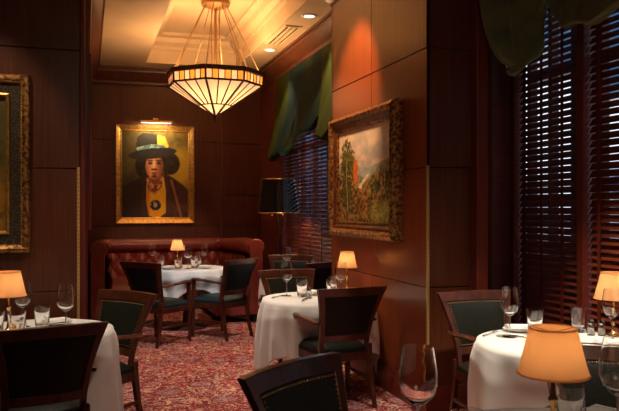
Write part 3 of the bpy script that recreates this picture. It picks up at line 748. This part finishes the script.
# ------------------------------------------------------------ chairs
def make_chair(lea):
    root = empty('armchair', (0, 0, 0))
    ZB, ZT = .50, .90
    def hw(t): return .205+.075*max(0, t)**1.7
    def back(s, z, off):        # s in -1..1
        t = (z-ZB)/(ZT-ZB); w = hw(t); y = -.215-.105*t-.03*t*t+.032*s*s+off
        return (s*w, y, z+.004*(1-s*s)*max(0, t))
    def part(s0, s1, z0, z1, f, b, nu, nv, puff=0):
        def F(u, v): e = (1-(2*u-1)**4)*(1-(2*v-1)**4); return back(s0+(s1-s0)*u, z0+(z1-z0)*v, f+puff*e)
        def B(u, v): e = (1-(2*u-1)**4)*(1-(2*v-1)**4); return back(s0+(s1-s0)*u, z0+(z1-z0)*v, b-puff*.5*e)
        return F, B, nu, nv
    m = MB()
    m.slab(*part(-1, -.84, .44, ZT, .018, -.018, 3, 12)); m.slab(*part(.84, 1, .44, ZT, .018, -.018, 3, 12))
    m.slab(*part(-1, 1, .842, ZT+.004, .020, -.020, 15, 4)); m.slab(*part(-.86, .86, .50, .55, .017, -.017, 11, 3))
    m.build('back_frame', wood_chair, root, bevel=.004, segs=2, smooth=40)
    bk = MB(); bk.slab(*part(-.86, .86, .545, .848, .014, -.012, 15, 14, .016)); bk = bk.build('backrest', lea, root, smooth=60)
    m = MB(); pts = []
    def ring_pts(sx, z0, z1, n1, n2):
        P = []
        for i in range(n1+1): f = i/n1; P.append((-sx+2*sx*f, z1)); P.append((-sx+2*sx*f, z0))
        for i in range(1, n2): f = i/n2; P.append((-sx, z0+(z1-z0)*f)); P.append((sx, z0+(z1-z0)*f))
        return P
    for s, z in ring_pts(.81, .562, .832, 26, 16):
        x, y, zz = back(s, z, .020); r = .0068
        m.add([(x+r, y, zz), (x, y, zz+r), (x-r, y, zz), (x, y, zz-r), (x, y+r*.9, zz)], [(0, 1, 4), (1, 2, 4), (2, 3, 4), (3, 0, 4)])
    m.build('nailheads', brass, bk, smooth=180, normals=False)
    # seat
    def seat_s(u, v, zt, puff):
        s = 2*u-1; y = -.20+.44*v; w = .205+.045*v
        e = (1-abs(s)**5)*(1-abs(2*v-1)**5); return (s*w, y, zt+puff*e)
    MB().slab(lambda u, v: seat_s(u, v, .435, .05), lambda u, v: seat_s(u, v, .405, 0), 13, 13).build('seat', lea, root, smooth=60, bevel=.008)
    m = MB()
    m.slab(lambda u, v: seat_s(u, v, .408, 0), lambda u, v: seat_s(u, v, .345, 0), 2, 2); m.build('seat_frame', wood_chair, root, bevel=.005, smooth=None)
    for sx in (-1, 1):
        MB().tube([(sx*.242, .225, .0), (sx*.240, .222, .2), (sx*.238, .215, .42), (sx*.244, .20, .655)], [.018, .024, .027, .024], 4).build('leg', wood_chair, root, bevel=.004, smooth=None)
        MB().tube([(sx*.205, -.285, .0), (sx*.200, -.235, .18), (sx*.196, -.21, .36), (sx*.197, -.205, .47)], [.020, .024, .027, .026], 4).build('leg', wood_chair, root, bevel=.004, smooth=None)
        MB().tube([(sx*.245, .245, .650), (sx*.255, .20, .668), (sx*.262, .08, .668), (sx*.256, -.08, .655), (sx*.236, -.20, .645), (sx*.228, -.235, .648)], [.020, .026, .027, .023, .02, .018], 8, sq=(1, .62)).build('armrest', wood_chair, root, smooth=60)
        MB().tube([(sx*.238, .20, .20), (sx*.203, -.23, .20)], .014, 4).build('stretcher', wood_chair, root, smooth=None)
    return root
CH = [  # back-top centre x, y, facing x, y, label
 (-.17, 3.64, -.24, .97, 'dark armchair seen from behind at the bottom left corner', leather),
 (.27, 5.00, -.78, -.62, 'mahogany armchair with brass-nailed dark back at the far right side of the left table', leather),
 (1.83, 4.75, -.12, .99, 'mahogany armchair seen from behind in front of the table beside the pillar', leather),
 (.715, 2.50, .57, -.82, 'tilted armchair back with brass nailheads at the bottom centre', leather),
 (2.55, 4.31, -.03, -1, 'mahogany armchair with nailed dark leather back between the pillar and the bay window table', leather),
 (2.07, 2.42, -.64, -.77, 'armchair back with a nailhead row partly hidden behind the foreground lamp at the right edge', leather),
 (.52, 7.66, .72, .70, 'dark armchair seen from behind at the left of the banquette table', leather_bluelit),
 (1.67, 7.80, -.58, .81, 'armchair with blue-lit dark leather back at the right of the banquette table', leather_bluelit),
 (1.77, 6.33, .05, -1, 'dark armchair on the far side of the table beside the pillar', leather),
 (2.37, 8.27, -.35, -.94, 'armchair behind the small far table under the floor lamp', leather_bluelit),
 (2.40, 7.08, -.5, .86, 'dark armchair half hidden behind the pillar at the small far table', leather),
]
protos = {}
for bxx, byy, fx, fy, lab, lea in CH:
    k = sqrt(fx*fx+fy*fy); fx /= k; fy /= k
    if lea.name not in protos: c = protos[lea.name] = make_chair(lea)
    else: c = copy_tree(protos[lea.name])
    c.location = (bxx+fx*.33, byy+fy*.33, 0); c.rotation_euler = (0, 0, atan2(-fx, fy))
    tag(c, lab, 'armchair', 'nailhead armchairs around the dining tables')

# ------------------------------------------------------------ tables
def smooth01(x): x = max(0, min(1, x)); return x*x*(3-2*x)
def table(cx, cy, R, half, rot, label_t, label_c, chairs=(), nf=17, seed=0, corner=1.0):
    t = empty('dining_table', (cx, cy, 0), 0, label_t, 'table', 'cloth-covered round dining tables')
    MB().lathe([(0, .70), (R-.01, .70), (R, .71), (R, .728), (R-.008, .734), (0, .734)], seg=48).build('tabletop', wood_chair, t)
    MB().lathe([(.05, .04), (.045, .10), (.04, .3), (.045, .65), (.12, .70)], seg=20).build('pedestal', bronze, t)
    MB().lathe([(0, 0), (.24, 0), (.24, .015), (.20, .03), (.06, .05), (0, .05)], seg=32).build('base_plate', bronze, t)
    rr = random.Random(seed)
    ph = [rr.uniform(0, 6.28) for _ in range(6)]
    def pt(u, v):
        a = u*2*pi
        if v <= .4:
            f = v/.4; r = (R+.004)*f; return (r*cos(a), r*sin(a), .7385)
        f = (v-.4)/.6
        al = a-rot; c = max(abs(cos(al)), abs(sin(al)))
        ext = min(half/c, half*1.30); hang = max(.12, ext-R)
        cs = (1/c-1)/.414          # 0 mid-side .. 1 corner
        g = smooth01(f)
        fold = .5*sin(nf*a+ph[0]+1.2*sin(3*a+ph[1]))+.35*sin((nf*.62)*a*1.0+ph[2]) if False else .6*sin(nf*a+ph[0]+1.3*sin(2*a+ph[1]))+.4*sin(int(nf*.55)*a+ph[2])
        amp = .046*min(1, f*1.6)*(0.6+.6*cs)
        r = R+.010+.022*min(1, f*4)+amp*fold+(.06 if seed == 3 else .03)*cs*g*corner
        for (ca, depth) in chairs:
            d = abs((a-ca+pi) % (2*pi)-pi); w = 1 if d < .45 else max(0, 1-(d-.45)/.35)
            zz = .738-hang*f
            r -= depth*smooth01(w)*smooth01((.66-zz)/.16)
        if f < .04: r = R+.004+.006*f/.04
        z = .7385-.004*min(1, f/.03)-hang*f
        return (r*cos(a), r*sin(a), max(.03, z))
    m = MB(); m.grid(pt, 200, 46, True)
    o = m.build('tablecloth', cloth, loc=(cx, cy, 0), smooth=180, normals=False)
    s = o.modifiers.new('thick', 'SOLIDIFY'); s.thickness = .003; s.offset = 1
    tag(o, label_c, 'tablecloth', 'white tablecloths'); return t
def cang(cx, cy, i): x, y, fx, fy = CH[i][:4]; return atan2(y-cy, x-cx)
TB = [(-.30, 4.57, .45, .86), (1.17, 8.78, .48, .70), (1.81, 5.52, .45, .86), (2.50, 3.30, .45, .86), (2.22, 7.68, .34, .56), (1.40, 1.71, .56, .90)]
TL = ['round pedestal table under the left white cloth', 'round pedestal table in front of the tufted banquette', 'round pedestal table beside the mahogany pillar', 'round pedestal table by the bay window',
      'small round table under the floor lamp by the far window', 'round table in the bottom right foreground, barely in view']
TC = ['white tablecloth hanging behind the bottom left armchair', 'white tablecloth lit bluish on the table in front of the red banquette', 'white tablecloth on the table beside the mahogany pillar',
      'bright white tablecloth on the table by the bay window blinds', 'white tablecloth on the small half-hidden table by the far window', 'white tablecloth on the foreground table at the bottom right edge']
TR = [.5, .15, .75, 1.0, .2, .4]
TCH = [((0, .14), (1, .12)), ((6, .05), (7, .05)), ((2, .16), (8, .10)), ((4, .03), (5, .03)), ((9, .16), (10, .16)), ((3, .16), (5, .14))]
for i, (x, y, r, hf) in enumerate(TB):
    table(x, y, r, hf, TR[i], TL[i], TC[i], [(cang(x, y, c), d) for c, d in TCH[i]], (15, 13, 15, 9, 13, 13)[i], i+3)

# ------------------------------------------------------------ tableware
ZT = .7425
WG = None; TG = None; SHK = None; PL = None; KN = None; FK = None
def wine_glass():
    r = empty('wine_glass', (0, 0, 0))
    o = [(0, .0), (.040, .0), (.041, .003), (.012, .007), (.0045, .014), (.0042, .10), (.006, .118), (.022, .128), (.044, .150), (.054, .180), (.053, .215), (.047, .255), (.042, .285)]
    i = [(.0405, .285), (.0455, .255), (.0515, .215), (.0525, .180), (.0425, .152), (.020, .131), (0, .126)]
    MB().lathe(o+i, seg=32).build('glass_body', glass, r, smooth=45)
    return r
def tumbler():
    r = empty('tumbler', (0, 0, 0))
    o = [(0, 0), (.036, 0), (.038, .004), (.050, .150)]; i = [(.0478, .150), (.0375, .030), (.030, .022), (0, .020)]
    MB().lathe(o+i, seg=32).build('glass_body', glass, r, smooth=45)
    return r
def shaker():
    r = empty('salt_shaker', (0, 0, 0))
    MB().lathe([(0, 0), (.020, 0), (.023, .004), (.020, .06), (.016, .066), (.0145, .066), (.0180, .06), (.0205, .006), (0, .005)], seg=16).build('glass_jar', glass, r)
    MB().lathe([(0, .006), (.0190, .007), (.0175, .042), (0, .042)], seg=12).build('contents', salt, r)
    MB().lathe([(.0175, .060), (.0185, .075), (.014, .088), (0, .092)], seg=16).build('cap', steel, r)
    return r
def plate():
    r = empty('side_plate', (0, 0, 0))
    MB().lathe([(0, .0), (.05, .0), (.06, .004), (.09, .012), (.091, .015), (.06, .009), (.05, .006), (0, .006)], seg=36).build('plate_body', china, r)
    return r
def napkin():
    m = MB()
    for k, (w, d) in enumerate(((.072, .045), (.070, .043))):
        z0 = .009*k
        m.slab(lambda u, v, w=w, d=d, z0=z0: ((2*u-1)*w, (2*v-1)*d, z0+.009+.004*sin(u*5+k)*(1-(2*v-1)**2)), lambda u, v, w=w, d=d, z0=z0: ((2*u-1)*w, (2*v-1)*d, z0), 12, 6)
    return m.build('napkin', napkin_m, bevel=.004, smooth=60)
def knife():
    r = empty('table_knife', (0, 0, 0))
    MB().slab(lambda u, v: ((u-.5)*.024, v*.12, .004), lambda u, v: ((u-.5)*.024, v*.12, .001), 3, 6).build('blade', steel, r, smooth=None)
    MB().tube([(0, 0, .005), (0, -.05, .006), (0, -.11, .005)], [.005, .007, .006], 8).build('handle', steel, r)
    return r
def fork():
    r = empty('table_fork', (0, 0, 0))
    m = MB(); m.box((-.012, .05, .002), (.012, .075, .005))
    for k in range(4): m.box((-.012+k*.007, .075, .002), (-.009+k*.007, .125, .005))
    m.build('tines', steel, r, smooth=None)
    MB().tube([(0, .055, .004), (0, -.02, .004), (0, -.10, .005)], [.003, .004, .007], 8).build('handle', steel, r)
    return r
makers = {'wine': wine_glass, 'tumb': tumbler, 'shak': shaker, 'plate': plate, 'napkin': napkin, 'knife': knife, 'fork': fork}
cats = {'wine': ('wine glass', 'wine glasses on the tables'), 'tumb': ('glass', 'water tumblers on the tables'), 'shak': ('salt shaker', 'shakers on the tables'),
        'plate': ('plate', 'side plates on the tables'), 'napkin': ('napkin', 'folded napkins on the tables'), 'knife': ('knife', 'table knives'), 'fork': ('fork', 'table forks')}
pro = {}
def put(kind, x, y, label, rz=0, dz=0, sc=1):
    if kind not in pro: o = pro[kind] = makers[kind]()
    else: o = copy_tree(pro[kind])
    o.location = (x, y, ZT+dz); o.rotation_euler = (0, 0, rz); o.scale = (sc, sc, sc)
    tag(o, label, *cats[kind]); return o
def place(x, y, rz, where):
    put('plate', x, y, 'white side plate %s' % where, 0); put('napkin', x, y, 'folded white napkin %s' % where, rz, .0155)
# left table
put('wine', -.123, 4.444, 'tall clear wine glass on the left table near the partition corner')
put('wine', -.385, 4.70, 'wine glass behind the small lamp on the left table')
put('tumb', -.265, 4.60, 'tall tumbler in front of the folded napkin on the left table')
put('tumb', -.50, 4.36, 'tumbler below the lamp at the left picture edge')
put('tumb', -.385, 4.33, 'tumbler right of the lamp post on the left table, next to the salt shaker')
put('shak', -.36, 4.44, 'small glass shaker with white contents on the left table')
place(-.185, 4.76, .5, 'on the left table behind the wine glass')
put('knife', -.13, 4.33, 'table knife beside the wine glass on the left table', -.6)
# banquette table
put('wine', .775, 9.02, 'wine glass at the left end of the banquette table'); put('wine', 1.16, 8.58, 'wine glass in front of the lamp on the banquette table')
put('wine', 1.42, 8.93, 'wine glass at the right end of the banquette table')
put('tumb', .87, 8.93, 'tumbler at the left of the banquette table next to the left wine glass'); put('tumb', 1.05, 8.63, 'tumbler left of the middle wine glass on the banquette table')
put('tumb', 1.25, 8.66, 'tumbler right of the middle wine glass on the banquette table'); put('tumb', 1.33, 8.88, 'tumbler at the right of the banquette table beside the right wine glass')
put('shak', 1.10, 8.77, 'small glass shaker on the banquette table between the tumblers')
place(.93, 8.66, .3, 'at the left of the banquette table'); place(1.38, 8.64, -.3, 'at the right of the banquette table')
# pillar table
put('wine', 1.592, 5.69, 'tall wine glass at the left side of the pillar table'); put('wine', 2.03, 5.56, 'wine glass in front of the small lamp on the pillar table')
put('tumb', 1.70, 5.60, 'tumbler right of the tall wine glass on the pillar table'); put('tumb', 1.93, 5.50, 'tumbler left of the small lamp on the pillar table')
put('tumb', 2.04, 5.75, 'tumbler behind the small lamp on the pillar table')
put('shak', 1.73, 5.50, 'small shaker beside the tumbler on the pillar table'); place(1.83, 5.72, .7, 'on the pillar table beside the tumblers')
put('knife', 1.66, 5.40, 'table knife near the front edge of the pillar table', -.5); put('fork', 1.50, 5.64, 'table fork left of the tall wine glass on the pillar table', -.7)
# bay table
put('wine', 2.305, 3.50, 'large clear wine glass at the left side of the bay window table'); put('wine', 2.80, 3.25, 'wine glass in front of the lamp on the bay window table')
put('tumb', 2.475, 3.50, 'tumbler in the middle of the bay window table just above the foreground lampshade'); put('tumb', 2.79, 3.52, 'tumbler next to the shakers on the bay window table')
put('shak', 2.79, 3.41, 'left glass shaker beside the tumbler on the bay window table'); put('shak', 2.845, 3.385, 'right glass shaker beside the lamp on the bay window table')
place(2.47, 3.66, -.3, 'at the back of the bay window table'); place(2.66, 3.10, -.3, 'at the right of the bay window table near the front')
put('fork', 2.235, 3.60, 'table fork left of the large wine glass on the bay window table', -.9); put('knife', 2.36, 3.44, 'table knife lying beside the large wine glass on the bay window table', -2.4)
put('knife', 2.83, 3.12, 'table knife at the right edge of the bay window table', 2.6)
# small far table
put('wine', 2.18, 7.78, 'wine glass on the small far table under the floor lamp'); put('tumb', 2.50, 7.74, 'tumbler on the small far table beside the pillar edge')
place(2.30, 7.55, 0, 'on the small far table by the far window')
# foreground table
put('wine', .965, 1.955, 'large blurred wine glass in the foreground left of the lamp', sc=1.1); put('wine', 1.635, 1.87, 'blurred wine glass at the right picture edge in the foreground', sc=1.1)
put('tumb', 1.53, 1.97, 'blurred tumbler right of the foreground lamp post'); put('tumb', 1.045, 1.80, 'blurred tumbler with only its rim showing at the bottom edge')
put('tumb', 1.41, 1.69, 'blurred tumbler at the bottom edge in front of the foreground lamp')
place(1.70, 2.04, .4, 'in the bottom right foreground')

# ------------------------------------------------------------ small lamps
lamp_protos = {}
def table_lamp(x, y, rb, rt, hs, label, e=2.2, ztop=.36):
    r = empty('table_lamp', (x, y, ZT), 0, label, 'table lamp', 'small brass table lamps with peach shades')
    z0 = ztop-hs
    MB().lathe([(0, 0), (.045, 0), (.047, .006), (.040, .014), (.020, .022), (.012, .035), (.009, .06), (.013, .075), (.008, .09), (.007, .13), (.012, .145), (.016, .155), (.008, .17), (.006, z0+.05), (0, z0+.05)], seg=24).build('brass_stand', brass, r, smooth=60)
    m = MB(); N = 72
    def P(u, v):
        a = u*2*pi; rr = rb+(rt-rb)*(v**.9); rr += .0012*(1 if int(round(u*N)) % 2 else -1); return (rr*cos(a), rr*sin(a), z0+hs*v)
    m.grid(P, N, 10, True); m.build('lamp_shade', shade_m, r, smooth=180, normals=False)
    m = MB(); 
    for rr, zz in ((rb, z0), (rt, z0+hs)): m = MB(); m.tube([(rr*cos(q*pi/18), rr*sin(q*pi/18), zz) for q in range(37)], .0035, 6, cap=False); m.build('shade_trim', shade_m, r)
    MB().lathe([(0, 0), (.010, .005), (.014, .022), (.008, .045), (0, .055)], (0, 0, z0+.05), 12).build('bulb', bulb_m, r)
    m = MB()
    for q in range(3): a = q*2*pi/3; m.tube([(0, 0, z0+hs-.012), (rt*cos(a), rt*sin(a), z0+hs-.002)], .0015, 5)
    m.tube([(0, 0, z0+.10), (0, 0, z0+hs-.01)], .002, 6); m.build('shade_carrier', brass, r)
    point((x, y, ZT+z0+hs*.5), e, .02, (1, .60, .30))
table_lamp(-.445, 4.50, .098, .066, .140, 'small brass lamp with peach shade at the left picture edge', 1.3)
table_lamp(1.075, 8.93, .085, .055, .130, 'small lit lamp with peach shade on the banquette table', 1.8, .34)
table_lamp(2.13, 5.68, .086, .056, .132, 'small brass lamp with peach shade on the pillar table', 1.5)
table_lamp(2.925, 3.38, .110, .070, .150, 'small lamp with peach shade by the blinds at the right picture edge', 1.7)
table_lamp(1.356, 1.827, .105, .069, .138, 'large blurred peach-shaded lamp in the right foreground', 1.2, .370)

# ------------------------------------------------------------ floor lamp
f = empty('floor_lamp', (2.30, 8.62, 0), 0, 'tall floor lamp with a glossy black drum shade by the far window', 'floor lamp')
MB().lathe([(0, 0), (.13, 0), (.13, .02), (.10, .03), (.03, .05), (.015, .08), (0, .08)], seg=32).build('base', brass_old, f)
MB().lathe([(.011, .05), (.011, 1.5)], seg=12).build('pole', lamp_black, f)
MB().lathe([(.268, 1.42), (.210, 1.84)], seg=48).build('lamp_shade', lamp_black, f, smooth=60)
MB().lathe([(.265, 1.421), (.207, 1.839)], seg=48).build('shade_lining', silver_in, f, smooth=60)
m = MB()
for rr, zz in ((.2695, 1.42), (.2115, 1.84)): m = MB(); m.tube([(rr*cos(q*pi/24), rr*sin(q*pi/24), zz) for q in range(49)], .005, 6, cap=False); m.build('shade_trim', brass, f)
for dx in (-.09, .05):
    m = MB(); m.tube([(dx, -.05, 1.55), (dx, -.05, 1.40)], .002, 6); m.lathe([(0, -.02), (.008, -.012), (.006, 0), (0, .004)], (dx, -.05, 1.40), 8); m.build('pull_chain', brass, f)
m = MB()
for q in range(3): a = q*2*pi/3; m.tube([(0, 0, 1.50), (.20*cos(a), .20*sin(a), 1.80)], .003, 6)
m.build('shade_carrier', brass, f)
MB().lathe([(0, 0), (.02, .01), (.03, .04), (.015, .08), (0, .09)], (0, 0, 1.52), 12).build('bulb', bulb_m, f)
point((2.30, 8.62, 1.66), 14, .04, (1, .6, .3))
